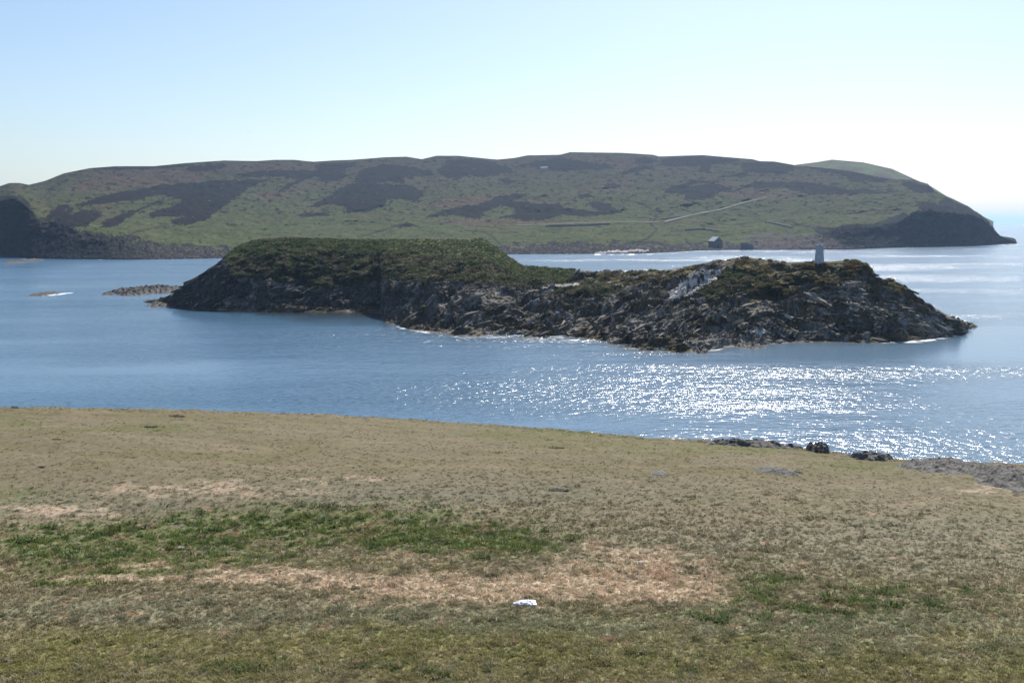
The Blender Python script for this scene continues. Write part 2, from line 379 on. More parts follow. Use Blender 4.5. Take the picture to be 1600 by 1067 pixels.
BRACKEN = [zoomed(p, 500, 220, K2) for p in [[(520,290),(640,255),(860,240),(900,255),(700,310),(600,320)], [(480,365),(800,365),(1100,372),(1250,372),(1000,390),(650,395)], [(340,170),(420,180),(400,195)], [(1060,90),(1300,110),(1400,140),(1500,100),(1400,80)]]] + \
 [zoomed(p, 0, 220, K1) for p in [[(380,180),(500,140),(800,130),(1000,150),(900,190),(500,230),(300,240)], [(1040,110),(1280,105),(1500,105),(1480,130),(1200,140)], [(1160,250),(1250,230),(1350,240),(1250,290)]]] + \
 [zoomed(p, 1000, 220, K3) for p in [[(440,160),(620,150),(800,165),(700,170)], [(330,215),(480,200),(720,225),(600,250),(400,240)], [(30,110),(140,115),(240,140),(120,150)]]]
def hill_colour(u, v, wv, clv, x, y):
    wu = u + 7 * fbm(u / 22, v / 9, 4, 51, .6) + 5 * fbm(u / 6, v / 3, 3, 55, .7); wv2 = v + 4.0 * fbm(u / 20, v / 8, 4, 52, .6) + 3.2 * fbm(u / 6, v / 3, 3, 58, .7)
    c = np.zeros(u.shape + (3,)) + np.array((0.105, 0.125, 0.045))
    low = sst(270, 385, v)
    c = mixc(c, (0.125, 0.165, 0.045), low)
    m = sst(-0.1, 0.35, fbm(u / 90, v / 18, 4, 61)); c = mixc(c, (0.145, 0.125, 0.065), m * 0.7 * (1 - 0.6 * low))
    m = sst(0.05, 0.35, fbm(u / 40, v / 10, 5, 66, .6)); c = mixc(c, (0.085, 0.115, 0.035), m * 0.7)
    for p in BRACKEN: c = mixc(c, (0.165, 0.115, 0.07), inpoly(wu, wv2, p) * 0.65)
    h = np.zeros(u.shape, bool)
    for p in HEATH: h |= inpoly(wu, wv2, p)
    sp = fbm(u / 11, v / 4.5, 4, 71, .65)
    h |= (sp > np.where(v < 335, .22, .36)) & (v < 380)
    c = mixc(c, (0.085, 0.066, 0.045), sst(305, 256, v + 22 * fbm(u / 50, v / 15, 3, 74)) * .6)
    h &= ~((sp < -0.42))
    c = mixc(c, (0.022, 0.018, 0.017), h * 0.96)
    # shore rock belt
    shore = (wv < clv * 0.9 + 0.025 + 0.12 * fbm(u / 18, v / 9, 4, 81, .6))
    c = mixc(c, (0.045, 0.044, 0.045), shore * 0.88)
    m = (fbm(u / 5, v / 2.6, 3, 83, .6) > 0.12) & (wv < clv * .6 + 0.05); c = mixc(c, (0.20, 0.18, 0.165), m * .55 * sst(150, 300, u))
    m = inpoly(wu, wv2, [(1160, 372), (1200, 362), (1260, 368), (1320, 378), (1350, 392), (1180, 394)]); c = mixc(c, (0.16, 0.14, 0.12), m * (fbm(u / 8, v / 4, 4, 86) > -0.12) * 0.8)
    for p in CLIFFS: c = mixc(c, (0.022, 0.023, 0.026), inpoly(wu, wv2, p) * (0.95 - 0.3 * (fbm(u / 14, v / 8, 4, 91) > 0.25)))
    m = near_line(u, v, [(930, 396), (960, 394), (985, 393), (1012, 392)]) < 1.2 + 2 * fbm(u / 6, v / 3, 2, 88); c = mixc(c, (0.6, 0.6, 0.58), m)
    for ln, wd in GULLIES: c = mixc(c, (0.055, 0.06, 0.035), (near_line(wu * .3 + u * .7, v, ln) < wd) * 0.8)
    c *= (0.52 + .10 * low[..., None][..., 0] + 0.30 * fbm(u / 7, v / 3, 4, 99, .7))[..., None]
    g_ = c.mean(-1, keepdims=True); c = c * np.array((.84, .76, .84)) + g_ * .16
    return c
GULLIES = [(zoomed([(1390,270),(1490,290),(1550,330),(1560,350),(1530,385),(1560,410),(1520,450),(1440,480)], 500, 220, K2), 1.5),
 (zoomed([(670,415),(760,425),(800,440),(830,480)], 500, 220, K2), 1.2), (zoomed([(640, 340), (720, 365), (800, 385)], 1000, 220, K3), 1.6),
 (zoomed([(1060,395),(1260,390),(1300,400)], 500, 220, K2), 1.6), ([(190, 372), (215, 362), (260, 352)], 1.2), ([(560, 371), (590, 362), (625, 352)], 1.2)]
uu, vv = to_px(AZ, SLP)
hc = hill_colour(uu, vv, Wg, cl[None], None, None)
P = np.concatenate([hill_front, hb]); colr = np.concatenate([hc, np.repeat(hc[-1:], NB, 0)])
hills = grid_mesh('hills', P, mat_hill, colr)
tag(hills, 'long green and heather-brown island hill with dark cliffs across the sound', kind='structure')
def hill_at(u, v):
    a, s = to_ang(u, v); j = int(np.clip(np.searchsorted(az, a), 1, NC - 1))
    if abs(az[j - 1] - a) < abs(az[j] - a): j -= 1
    col = (Z[:, j] - H) / Dm[:, j]; i = int(np.argmin(np.abs(col - s)))
    return Vector(hill_front[i, j])

# second headland showing behind the right shoulder
top2 = curve([(1130, 300), (1190, 275), (1244, 258.6), (1277, 254.5), (1300, 250.8), (1349, 255), (1394, 265), (1427, 280), (1455, 292), (1500, 320), (1560, 350)])
az2 = np.linspace(to_ang(1132, 300)[0], to_ang(1555, 300)[0], 300)
kk = np.linspace(0, 1, 60)
t2 = top2(az2)
rows = []; cols = []
for q in kk:
    Dq = 1650 + 450 * q
    zt = H + t2 * 2100.0
    zz = zt * (1 - (1 - q) ** 2.2) + 1.5 * fbm(az2 * 90, az2 * 0 + q * 8, 3, 7) * (1 - q) - 3 * (1 - q)
    rows.append(np.stack([Dq * np.sin(az2), Dq * np.cos(az2), zz], -1))
for q in np.linspace(0, 1, 14)[1:]:
    Dq = 2100 + 500 * q
    rows.append(np.stack([Dq * np.sin(az2), Dq * np.cos(az2), (H + t2 * 2100) * (1 - q ** 1.5) - 3 * q], -1))
R2 = np.array(rows); ug = R2[..., 0] / 60; vg = R2[..., 1] / 60
c2 = mixc(np.zeros(R2.shape) + np.array((0.11, 0.125, 0.05)), (0.10, 0.075, 0.05), sst(-.1, .2, fbm(ug, vg, 4, 3)))
h2o = grid_mesh('headland', R2, mat_hill, c2); tag(h2o, 'hazy farther headland behind the right shoulder of the island', kind='structure')

# ---------------------------------------------------------------- rocky islet
i_shore, i_top = curve(ISL_SHORE), curve(ISL_TOP)
di_top = along([(225, 250), (260, 252), (300, 254), (400, 266), (700, 268), (770, 262), (830, 245), (900, 232), (1000, 216), (1150, 207), (1350, 202), (1420, 200), (1470, 196), (1518, 196)])
IC, IR, IB = 1400, 300, 40
iaz = np.linspace(to_ang(226, 480)[0], to_ang(1517, 480)[0], IC)
iw = np.linspace(0, 1, IR)
IA = np.repeat(iaz[None], IR, 0); IW = np.repeat(iw[:, None], IC, 1)
is0, is1 = i_shore(iaz), i_top(iaz)
IDs = -H / is0; IDt = np.maximum(di_top(iaz), IDs + 3)
ISL = is0 + (is1 - is0) * IW
iu, iv = to_px(IA, ISL)
icl = along([(225, .3), (262, .5), (285, .55), (340, .45), (400, .2), (600, .15), (760, .1), (1300, .12), (1400, .2), (1518, .1)])(iaz)
peak = along([(225, .3), (380, .45), (740, .5), (800, .3), (1000, .2), (1518, .2)])(iaz)
ig = np.where(IW < icl, 0.10 * IW / icl, 0.10 + 0.90 * ((1 - peak) * ((IW - icl) / (1 - icl)).clip(0, 1) ** 1.1 + peak * ((IW - icl) / (1 - icl)).clip(0, 1) ** 5))
IDm = IDs + (IDt - IDs) * ig
ienv = sst(0, .05, IW) * sst(1, .88, IW)
IDm = IDm + ienv * (3.2 * fbm(iu / 70, iv / 22, 3, 13) + 2.4 * ridged(iu / 30 + iv / 30, iv / 13, 3, 16)) * np.clip((IDt - IDs) / 30, 0, 1)
for hu, hv, ru, rv, am in [(1205, 465, 24, 13, 6), (1120, 508, 22, 8, 4), (1235, 505, 18, 7, 3), (300, 462, 26, 12, 4), (560, 448, 14, 5, 3), (1330, 515, 26, 6, 3), (960, 523, 20, 6, 3.5), (1070, 478, 22, 6, 3), (1370, 470, 20, 8, 3), (660, 508, 30, 5, 3), (470, 466, 60, 6, 2.5), (1290, 478, 30, 5, 3), (830, 480, 36, 5, 2.5), (930, 468, 30, 5, 2.5)]:
    IDm = IDm + am * ienv * np.exp(-((iu - hu + 6 * fbm(iu / 14, iv / 9, 3, 92)) / ru) ** 2 - ((iv - hv + 4 * fbm(iu / 14, iv / 9, 3, 93)) / rv) ** 2)
IZ = H + ISL * IDm
IX, IY = IDm * np.sin(IA), IDm * np.cos(IA)
GREEN = [[(352, 398), (372, 384), (400, 372), (750, 370), (790, 393), (815, 408), (870, 416), (905, 424), (880, 446), (800, 450), (750, 446), (690, 436), (640, 440), (560, 442), (500, 450), (440, 440), (390, 436), (352, 425)],
         [(860, 452), (900, 440), (960, 445), (975, 460), (900, 466)], [(1090, 455), (1130, 425), (1160, 418), (1200, 430), (1200, 450), (1150, 460), (1110, 470)]]
GOLD = [[(1120, 408), (1165, 400), (1190, 404), (1260, 407), (1340, 404), (1368, 425), (1330, 436), (1290, 450), (1250, 445), (1230, 465), (1180, 475), (1160, 462), (1200, 430), (1150, 420)],
        [(905, 440), (940, 426), (1000, 423), (1060, 421), (1100, 414), (1090, 424), (1040, 440), (980, 446)], [(1370, 430), (1400, 440), (1425, 458), (1395, 460)]]
GUANO = [(1040, 466), (1052, 448), (1075, 435), (1100, 425), (1128, 420), (1120, 436), (1098, 450), (1085, 462), (1060, 472)]
wiu = iu + 9 * fbm(iu / 20, iv / 10, 4, 5, .6); wiv = iv + 6 * fbm(iu / 20, iv / 10, 4, 6, .6)
green = np.zeros(iu.shape, bool); gold = np.zeros(iu.shape, bool)
for p in GREEN: green |= inpoly(wiu, wiv, p)
for p in GOLD: gold |= inpoly(wiu, wiv, p)
rocky = np.where(green, 0.16, np.where(gold, 0.4, 1.0))
# bedding: terraced ledges dipping across the islet
def terr(t, sh=0.22):
    f = t - np.floor(t); return np.where(f < sh, f / sh, 1 - (f - sh) / (1 - sh)) - 0.5
warp = 1.4 * fbm(IX / 9, IY / 9, 3, 22)
def beds(th, k):
    sx = IX * math.cos(th) + IY * math.sin(th); sy = -IX * math.sin(th) + IY * math.cos(th)
    a = 1.5 * terr((sy + 2.6 * warp) / 5.6 + 0.5 * fbm(sx / 14, sy / 5, 2, 24 + k)) * (0.7 + fbm(IX / 9, IY / 9, 2, 27))
    a = a + 0.95 * terr((sy + 1.3 * warp) / 2.3 + 0.6 * fbm(sx / 8, sy / 3, 2, 25 + k)) * (0.7 + 1.2 * fbm(IX / 5, IY / 5, 2, 28))
    a = a + 0.42 * terr((sy + .8 * warp) / 0.95 + 0.6 * fbm(sx / 5, sy / 1.5, 2, 29 + k))
    a = a + 0.9 * ridged(sx / 12, sy / 3.0, 4, 33 + k)
    return a, sx, sy
wR = sst(1120, 1260, iu + 30 * fbm(iu / 40, iv / 20, 2, 17))
A1, sx1, sy1 = beds(.62, 0); A2, sx2, sy2 = beds(-.50, 5)
led = A1 * (1 - wR) + A2 * wR
pale = sst(-.02, .16, fbm(IX / 13, IY / 7, 3, 64))
led = led * (1.1 - .55 * pale)
rot = .62 - 1.12 * wR
sx = sx1 * (1 - wR) + sx2 * wR; sy = sy1 * (1 - wR) + sy2 * wR
blk = 1.0 * np.abs(fbm(IX / 12, IY / 8, 3, 35)) - .35
IZ = IZ + (rocky * (led + blk - 0.3) + (1 - rocky) * (0.40 * fbm(IX / 1.6, IY / 2.2, 4, 38, .6) + .8 * fbm(IX / 7, IY / 7, 3, 39))) * sst(0, 0.04, IW) * (0.35 + 0.65 * sst(1, 0.93, IW))
IZ[-1] = np.maximum(IZ[-1], IZ[-1])
for e in (0, 1, 2, 3, IC - 1, IC - 2, IC - 3):
    IZ[:, e] = np.minimum(IZ[:, e], -0.4)
# rows below the waterline, then the far side
k = np.linspace(0, 1, 6)[:-1]
fD = IDm[0][None] - 6 * (1 - k[:, None]); fZ = -2.5 * (1 - k[:, None]) + 0 * fD
front = np.stack([fD * np.sin(iaz), fD * np.cos(iaz), fZ], -1)
k = np.linspace(0, 1, IB + 1)[1:]
bD = IDm[-1][None] + 38 * k[:, None]; bX, bY = bD * np.sin(iaz), bD * np.cos(iaz)
bZ = np.maximum(IZ[-1][None], 0.2) * (1 - k[:, None] ** 1.4) - 2.5 * k[:, None] + 0.5 * ridged(bX / 6, bY / 6, 3, 3) * sst(0, .12, k[:, None])
back = np.stack([bX, bY, bZ], -1)
ic = np.zeros(iu.shape + (3,)) + np.array((0.130, 0.115, 0.102))
m = sst(-.15, .25, fbm(sx / 4, sy / 1.6, 4, 41)); ic = mixc(ic, (0.062, 0.058, 0.058), m * .75)
m = sst(-.08, .12, fbm(IX / 4, IY / 3, 4, 43, .6) + .12 * sst(430, 470, iv) * (iu > 760)); ic = mixc(ic, (0.080, 0.068, 0.032), m * .8)
m = fbm(sx / 3, sy / 1.1, 3, 45, .6) > .19; ic = mixc(ic, (0.24, 0.235, 0.225), m * .85)
low = IZ < 1.3 + 0.6 * fbm(IX / 5, IY / 5, 3, 47); ic = mixc(ic, (0.085, 0.062, 0.024), low * .75 * (fbm(IX / 4, IY / 3, 3, 48) > -.15))
ic = np.where((pale > 0)[..., None], mixc(ic, (0.27, 0.245, 0.21), pale * .75 * (fbm(sx / 2.2, sy / .9, 4, 65, .6) > -.06)), ic)
m = inpoly(wiu, wiv, [(255, 470), (300, 430), (345, 400), (352, 425), (400, 446), (380, 462), (340, 470), (345, 484), (262, 482)]); ic = mixc(ic, (.030, .028, .028), m * .8)  # shade of the steep left-end cliff put into the rock colour
m = inpoly(wiu, wiv, [(400, 452), (560, 450), (640, 462), (700, 462), (620, 478), (500, 482), (400, 478)]); ic = mixc(ic, (.05, .047, .05), m * .6)
gcol = mixc(np.zeros(ic.shape) + np.array((0.058, 0.075, 0.026)), (0.11, 0.10, 0.06), sst(-.05, .25, fbm(IX / 3, IY / 3.5, 4, 53, .6)))
gcol = mixc(gcol, (0.022, 0.032, 0.014), sst(-.02, .22, fbm(IX / 6, IY / 9, 4, 54, .6)) * .9)
gcol = mixc(gcol, (0.16, 0.14, 0.10), (fbm(IX / 2.5, IY / 3.5, 4, 59, .65) > .2) * sst(372, 400, iv) * .8)
gcol = mixc(gcol, (0.10, 0.055, 0.03), (fbm(IX / 5, IY / 5, 4, 60, .6) > .3) * .7)
gcol = mixc(gcol, (0.075, 0.105, 0.03), (IW > .82) * .55)
ic = np.where(green[..., None], gcol, ic)
gd = mixc(np.zeros(ic.shape) + np.array((0.115, 0.092, 0.038)), (0.06, 0.062, 0.025), sst(-.1, .25, fbm(IX / 3, IY / 3, 4, 56)))
ic = np.where((gold & (fbm(IX / 2.2, IY / 2.2, 3, 57) < .22))[..., None], gd, ic)
m = inpoly(wiu, wiv, GUANO) & (fbm(IX / 2.0, IY / 1.2, 3, 58, .6) > -.08); ic = mixc(ic, (0.58, 0.57, 0.54), m * .9)
m = inpoly(wiu, iv + 2 * fbm(iu / 10, iv / 4, 3, 3), [(1060, 541), (1100, 528), (1180, 524), (1240, 532), (1240, 538), (1150, 545), (1080, 549)]); ic = mixc(ic, (0.26, 0.24, 0.21), m * .75)
for ln in ([(1133, 515), (1150, 517)], [(1160, 517), (1190, 519), (1232, 524)], [(850, 449), (870, 447), (905, 446)]):
    ic = mixc(ic, (0.55, 0.52, 0.48), near_line(iu, iv, ln) < 1.3)
for ln, wd in (([(500, 430), (650, 436)], 0), ): pass
allP = np.concatenate([front, np.stack([IX, IY, IZ], -1), back])
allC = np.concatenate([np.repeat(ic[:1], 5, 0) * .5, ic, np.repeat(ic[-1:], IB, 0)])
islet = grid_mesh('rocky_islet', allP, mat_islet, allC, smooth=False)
tag(islet, 'low rocky islet with grassy mound on its left half in the middle of the sound', kind='structure')
def islet_at(u, v):
    a, s = to_ang(u, v); j = int(np.argmin(np.abs(iaz - a)))
    i = int(np.argmin(np.abs((IZ[:, j] - H) / IDm[:, j] - s)))
    return Vector((IX[i, j], IY[i, j], IZ[i, j]))

# ---------------------------------------------------------------- point-scattered stuff
def scatter(name, pts, rots, scls, tints, protos, parent=None, label=None):
    me = bpy.data.meshes.new(name); n = len(pts)
    me.vertices.add(n); me.vertices.foreach_set('co', np.asarray(pts, np.float32).reshape(-1))
    def at(nm, ty, key, arr):
        a = me.attributes.new(nm, ty, 'POINT'); a.data.foreach_set(key, np.asarray(arr, np.float32).reshape(-1))
    at('rot', 'FLOAT_VECTOR', 'vector', rots); at('scl', 'FLOAT_VECTOR', 'vector', scls)
    at('tint', 'FLOAT_COLOR', 'color', np.concatenate([np.clip(tints, 0, 1), np.ones((n, 1))], 1))
    o = bpy.data.objects.new(name, me); C.objects.link(o); o.parent = parent
    for p in protos:
        for mt in p.data.materials:
            if mt.name not in [x.name for x in me.materials if x]: me.materials.append(mt)
    coll = bpy.data.collections.new(name + '_shapes')
    for p in protos: coll.objects.link(p)
    g = bpy.data.node_groups.new(name + '_scatter', 'GeometryNodeTree')
    g.interface.new_socket('Geometry', in_out='INPUT', socket_type='NodeSocketGeometry'); g.interface.new_socket('Geometry', in_out='OUTPUT', socket_type='NodeSocketGeometry')
    gi, go = g.nodes.new('NodeGroupInput'), g.nodes.new('NodeGroupOutput')
    ci = g.nodes.new('GeometryNodeCollectionInfo'); ci.inputs['Collection'].default_value = coll; ci.inputs['Separate Children'].default_value = True; ci.inputs['Reset Children'].default_value = True
    ip = g.nodes.new('GeometryNodeInstanceOnPoints'); ip.inputs['Pick Instance'].default_value = True
    def na(nm, ty):
        x = g.nodes.new('GeometryNodeInputNamedAttribute'); x.data_type = ty; x.inputs['Name'].default_value = nm
        return [s for s in x.outputs if s.enabled and s.name == 'Attribute'][0]
    g.links.new(gi.outputs[0], ip.inputs['Points']); g.links.new(ci.outputs[0], ip.inputs['Instance'])
    g.links.new(na('rot', 'FLOAT_VECTOR'), ip.inputs['Rotation']); g.links.new(na('scl', 'FLOAT_VECTOR'), ip.inputs['Scale'])
    rv = g.nodes.new('FunctionNodeRandomValue'); rv.data_type = 'INT'
    ins = [s for s in rv.inputs if s.enabled]
    ins[0].default_value = 0; ins[1].default_value = len(protos) - 1
    g.links.new([s for s in rv.outputs if s.enabled][0], ip.inputs['Instance Index'])
    g.links.new(ip.outputs[0], go.inputs[0])
    md = o.modifiers.new('scatter', 'NODES'); md.node_group = g
    tag(o, label, kind='stuff')
    return o
def slab_proto(i):
    r = random.Random(100 + i); bm = bmesh.new()
    for q in range(11):
        bm.verts.new((r.uniform(-1, 1), r.uniform(-.6, .6), r.choice((-.25, .25)) + r.uniform(-.1, .1)))
    bmesh.ops.convex_hull(bm, input=bm.verts[:])
    for v in [v for v in bm.verts if not v.link_faces]: bm.verts.remove(v)
    return mesh_obj('slab_shape', bm, mat_slab, link=False)
def tuft_proto(i, mat, n=14, spread=0.8, lean=0.7, wdt=0.09, name='tuft_shape'):
    r = random.Random(300 + i); bm = bmesh.new()
    for q in range(n):
        a = r.uniform(0, 6.28); rr = r.uniform(0, spread); x, y = rr * math.cos(a), rr * math.sin(a)
        b = r.uniform(0, 6.28); h = r.uniform(.5, 1.1); le = r.uniform(.1, lean)
        dx, dy = math.cos(b) * le, math.sin(b) * le; wx, wy = -math.sin(b) * wdt, math.cos(b) * wdt
        p = [(x - wx, y - wy, -.1), (x + wx, y + wy, -.1), (x + dx * .4 + wx * .8, y + dy * .4 + wy * .8, h * .6), (x + dx * .4 - wx * .8, y + dy * .4 - wy * .8, h * .6), (x + dx, y + dy, h)]
        v = [bm.verts.new(k) for k in p]; bm.faces.new(v[:4]); bm.faces.new((v[3], v[2], v[4]))
    return mesh_obj(name, bm, mat, link=False)

rk = np.argwhere((rocky > .9) & (IZ > 0.1) & (IW < .97))
sel = rk[rng.choice(len(rk), 2400)]
si, sj = sel[:, 0], sel[:, 1]
pts = np.stack([IX[si, sj], IY[si, sj], IZ[si, sj]], -1) + np.stack([rng.normal(0, .15, 2400)] * 2 + [rng.uniform(-.16, .02, 2400)], -1)
sc = rng.lognormal(-1.25, .6, 2400).clip(.12, 1.3)
rts = np.stack([rng.normal(.3, .22, 2400), rng.normal(0, .16, 2400) - rot[si, sj] * .6, rot[si, sj] + rng.normal(0, .3, 2400)], -1)
scatter('slabs', pts, rts, np.stack([sc * 2.4, sc * rng.uniform(.35, .8, 2400), sc * rng.uniform(.4, 1.1, 2400)], -1), (ic[si, sj] * .6 + np.array((.072, .062, .052))) * rng.uniform(.5, 1.25, (2400, 1)) * (1 + 1.6 * (rng.random((2400, 1)) < .13)), [slab_proto(i) for i in range(6)], islet, 'loose tilted slate slabs')
gk = np.argwhere((green | (gold & (fbm(IX / 4, IY / 4, 3, 68) > .02))) & (IW > .02))
sel = gk[rng.choice(len(gk), 30000)]; si, sj = sel[:, 0], sel[:, 1]; n = len(si)
pts = np.stack([IX[si, sj], IY[si, sj], IZ[si, sj]], -1)
tn = ic[si, sj] * rng.uniform(.8, 1.7, (n, 1)); dry = rng.random(n) < .07; tn[dry] = np.array((.20, .17, .10)) * rng.uniform(.7, 1.2, (dry.sum(), 1))
sc = rng.uniform(.16, .42, n)
scatter('tussocks', pts, np.stack([np.zeros(n), np.zeros(n), rng.uniform(0, 6.28, n)], -1), np.stack([sc * 1.2, sc * 1.2, sc], -1), tn, [tuft_proto(40 + i, mat_clump, 12, .9, .9, .16, 'tussock_shape') for i in range(4)], islet, 'dark green and buff grass tussocks')

# ---------------------------------------------------------------- near headland
EDGE = [(-900, 640), (0, 637), (100, 637), (200, 639.5), (300, 640.5), (400, 645), (500, 648), (600, 653), (700, 660), (800, 666), (900, 674), (1000, 684), (1100, 688), (1200, 694), (1295, 706), (1330, 711), (1400, 718), (1500, 722), (1600, 726), (2500, 760)]
g_edge = curve(EDGE)
d_edge = along([(-900, 52), (0, 50), (400, 49), (800, 47), (1200, 45), (1600, 43), (2500, 40)])
def ground_z(a, d):
    se = g_edge(a); de = d_edge(a); ze = H + se * de
    zn = 13.05
    q = np.clip((d - 14) / (de - 14), 0, 1)
    z = zn + (ze - zn) * (0.55 * q + 0.45 * q ** 2)
    near = sst(14, 2, d); z = z + near * (18.3 - zn) * np.clip((14 - d) / 12, 0, 1)
    x, y = d * np.sin(a), d * np.cos(a)
    z = z + (0.16 * fbm(x / 9, y / 7, 3, 3) + 0.05 * fbm(x / 2.2, y / 2.2, 3, 8)) * sst(12, 16, d) * sst(0, 3, de - d + 0.2)
    z = z + (.07 * fbm(x * .9, y * .9, 4, 11, .6) + .05 * np.clip(ridged(x * 2.2, y * 2.2, 2, 19), 0, 1)) * sst(2.5, 0, np.abs(d - de))
    # the shallow hollow with its low straw-covered rim
    u, v = to_px(a, (z - H) / np.maximum(d, 1))
    z = z - 0.28 * np.exp(-((v - 830 + (u - 450) * .02) / 38) ** 2 - ((u - 420) / 480) ** 2)
    over = np.clip(d - de, 0, 100)
    z = z - np.where(over > 0, 0.25 * over + 0.035 * over ** 2, 0)
    return np.maximum(z, -3)
GC = 1050
gaz = np.linspace(math.radians(-58), math.radians(58), GC)
qa = np.linspace(0.5, 14, 22)[:-1]; qb = np.linspace(0, 1, 320); qc = np.linspace(0, 1, 40)[1:]
gde = d_edge(gaz)[None]
GD = np.concatenate([np.repeat(qa[:, None], GC, 1), 1 / (1 / 14 + (1 / gde - 1 / 14) * qb[:, None]), gde + 34 * qc[:, None] ** 1.5])
GA = np.repeat(gaz[None], len(GD), 0)
GZ = ground_z(GA, GD)
GX, GY = GD * np.sin(GA), GD * np.cos(GA)
gu, gv = to_px(GA, (GZ - H) / GD)
fine = 0.020 * fbm(GX * 3, GY * 3, 3, 14) + 0.012 * fbm(GX * 9, GY * 9, 2, 15)
def blob(u, v, L):
    m = 0
    for u0_, v0_, ru, rv, *a in L: m = m + (a[0] if a else 1) * np.exp(-((u - u0_) / ru) ** 2 - ((v - v0_) / rv) ** 2)
    return m
def ground_colour(u, v, x, y):
    n1 = fbm(x * .35, y * .35, 5, 101, .6); n2 = fbm(x * .9, y * .9, 5, 103, .68); n3 = fbm(x * 3.2, y * 2.4, 4, 105, .68); n4 = fbm(x * .10, y * .3, 4, 107); n5 = fbm(x * 1.6, y * 1.6, 5, 108, .7)
    n2, n3, n5 = n2 * 1.6, n3 * 1.6, n5 * 1.7; nearv = sst(725, 790, v)
    c = np.zeros(u.shape + (3,)) + np.array((0.190, 0.168, 0.105))
    c = mixc(c, (0.155, 0.142, 0.066), sst(-.2, .35, n1 + .6 * n4) * .7)
    c = mixc(c, (0.245, 0.205, 0.135), sst(.0, .4, fbm(x * .22, y * .8, 5, 109, .6)) * .6)
    c = mixc(c, (0.10, 0.09, 0.06), sst(.16, .4, fbm(x * .5, y * 1.6, 5, 111, .65)) * .5)
    c = mixc(c, (0.115, 0.135, 0.040), np.clip(blob(u, v, [(860, 676, 140, 9), (1150, 700, 250, 8), (1350, 728, 90, 10), (20, 660, 40, 10), (240, 668, 70, 5, 1.5), (40, 780, 90, 16)]) * (.6 + n2), 0, .8))
    b = sst(955, 1010, v + 50 * n4); c = mixc(c * (1 + .35 * b[..., None]), (0.175, 0.175, 0.062), b * np.clip(.6 + .9 * n1, 0, .9))
    c = mixc(c, (0.19, 0.20, 0.135), np.clip(blob(u, v, [(300, 955, 420, 24), (900, 970, 500, 18), (1400, 990, 400, 40)]) * (.6 + 1.2 * n2), 0, .7))
    c = mixc(c, (0.18, 0.178, 0.130), np.clip(blob(u, v, [(700, 770, 400, 22), (1250, 850, 330, 30), (150, 790, 220, 20), (1500, 850, 240, 60)]) * (.6 + n1), 0, .6))
    gm = blob(u, v, [(150, 850, 260, 34, 1.0), (500, 815, 300, 36, 1.05), (760, 850, 190, 26, 1.0), (300, 890, 260, 22, .8), (120, 910, 130, 14, .8), (1180, 895, 60, 30, .7), (1380, 930, 260, 34, .6), (1150, 960, 280, 30, .55), (60, 770, 120, 18, .4), (1050, 1045, 600, 30, .4), (300, 1040, 400, 30, .35)])
    gm2 = np.clip((gm - .45 + .55 * n2 + .8 * n5 + .3 * n3) * 1.9, 0, .9)
    gcl = mixc(np.zeros(c.shape) + np.array((0.110, 0.150, 0.038)), (0.062, 0.105, 0.026), sst(-.1, .25, n5))
    gcl = mixc(gcl, (0.125, 0.100, 0.045), sst(.1, .35, fbm(x * .7, y * .9, 4, 113, .65)))
    c = c * (1 - gm2[..., None]) + gcl * gm2[..., None]
    c = mixc(c, (0.045, 0.072, 0.028), ((n3 + .5 * n5) > .30) * np.clip(gm * .9 + .3 * nearv, 0, 1) * .7)
    sm = blob(u, v, [(330, 765, 190, 14, .8), (90, 800, 120, 14, .8), (560, 748, 130, 8, .5), (230, 885, 60, 8, .8), (160, 905, 80, 8, .8), (430, 895, 110, 14, 1.0), (330, 905, 130, 8, .7), (560, 915, 90, 16, 1.0), (700, 920, 110, 22, 1.0), (880, 915, 130, 26, 1.05), (1040, 915, 90, 34, 1.15), (1000, 870, 120, 16, .8), (640, 870, 60, 8, .6), (1255, 885, 40, 10, .5), (1540, 765, 60, 8, .9), (940, 850, 60, 8, .5)]) + .12 * nearv
    sk = np.clip((sm - .50 + .6 * n2 + .7 * n5 + .4 * n3) * 2.2, 0, .92)
    sc_ = mixc(np.zeros(c.shape) + np.array((0.47, 0.39, 0.30)), (0.33, 0.27, 0.19), sst(-.15, .2, n3))
    c = c * (1 - sk[..., None]) + sc_ * sk[..., None]
    c = mixc(c, (0.24, 0.14, 0.085), np.clip((blob(u, v, [(1060, 900, 70, 30, 1.), (760, 890, 70, 10, .7), (340, 768, 60, 6, .7), (270, 875, 90, 10, .6)]) - .6 + n2 + n5), 0, .6))
    c = mixc(c, (0.33, 0.29, 0.22), (n3 > .30) * .35 * nearv); c = mixc(c, (0.06, 0.055, 0.03), (n3 < -.40) * .5 * nearv)
    c = mixc(c, (0.05, 0.046, 0.028), ((n5 < -.42) & (n2 < .1)) * .5 * nearv)
    c *= (0.78 + .30 * sst(730, 930, v))[..., None] * np.array((1.03, .985, .95))
    return c
gc = ground_colour(gu, gv, GX, GY)
ov = sst(.5, 5, GD - gde); gc = mixc(gc, (0.11, 0.105, 0.10), ov)
ground = grid_mesh('ground', np.stack([GX, GY, GZ + fine], -1), mat_ground, gc)
tag(ground, 'grazed turf of the near headland, olive and straw coloured with green patches', kind='structure')
def ground_at(u, v):
    a, s = to_ang(u, v); d = np.linspace(6, 60, 4000); df = (H + s * d) - ground_z(np.full_like(d, a), d)
    i = int(np.argmax(df < 0)) if (df < 0).any() else len(d) - 1
    dd = min(d[i], float(d_edge(a)) - .3)
    return Vector((dd * math.sin(a), dd * math.cos(a), float(ground_z(np.array([a]), np.array([dd]))[0])))

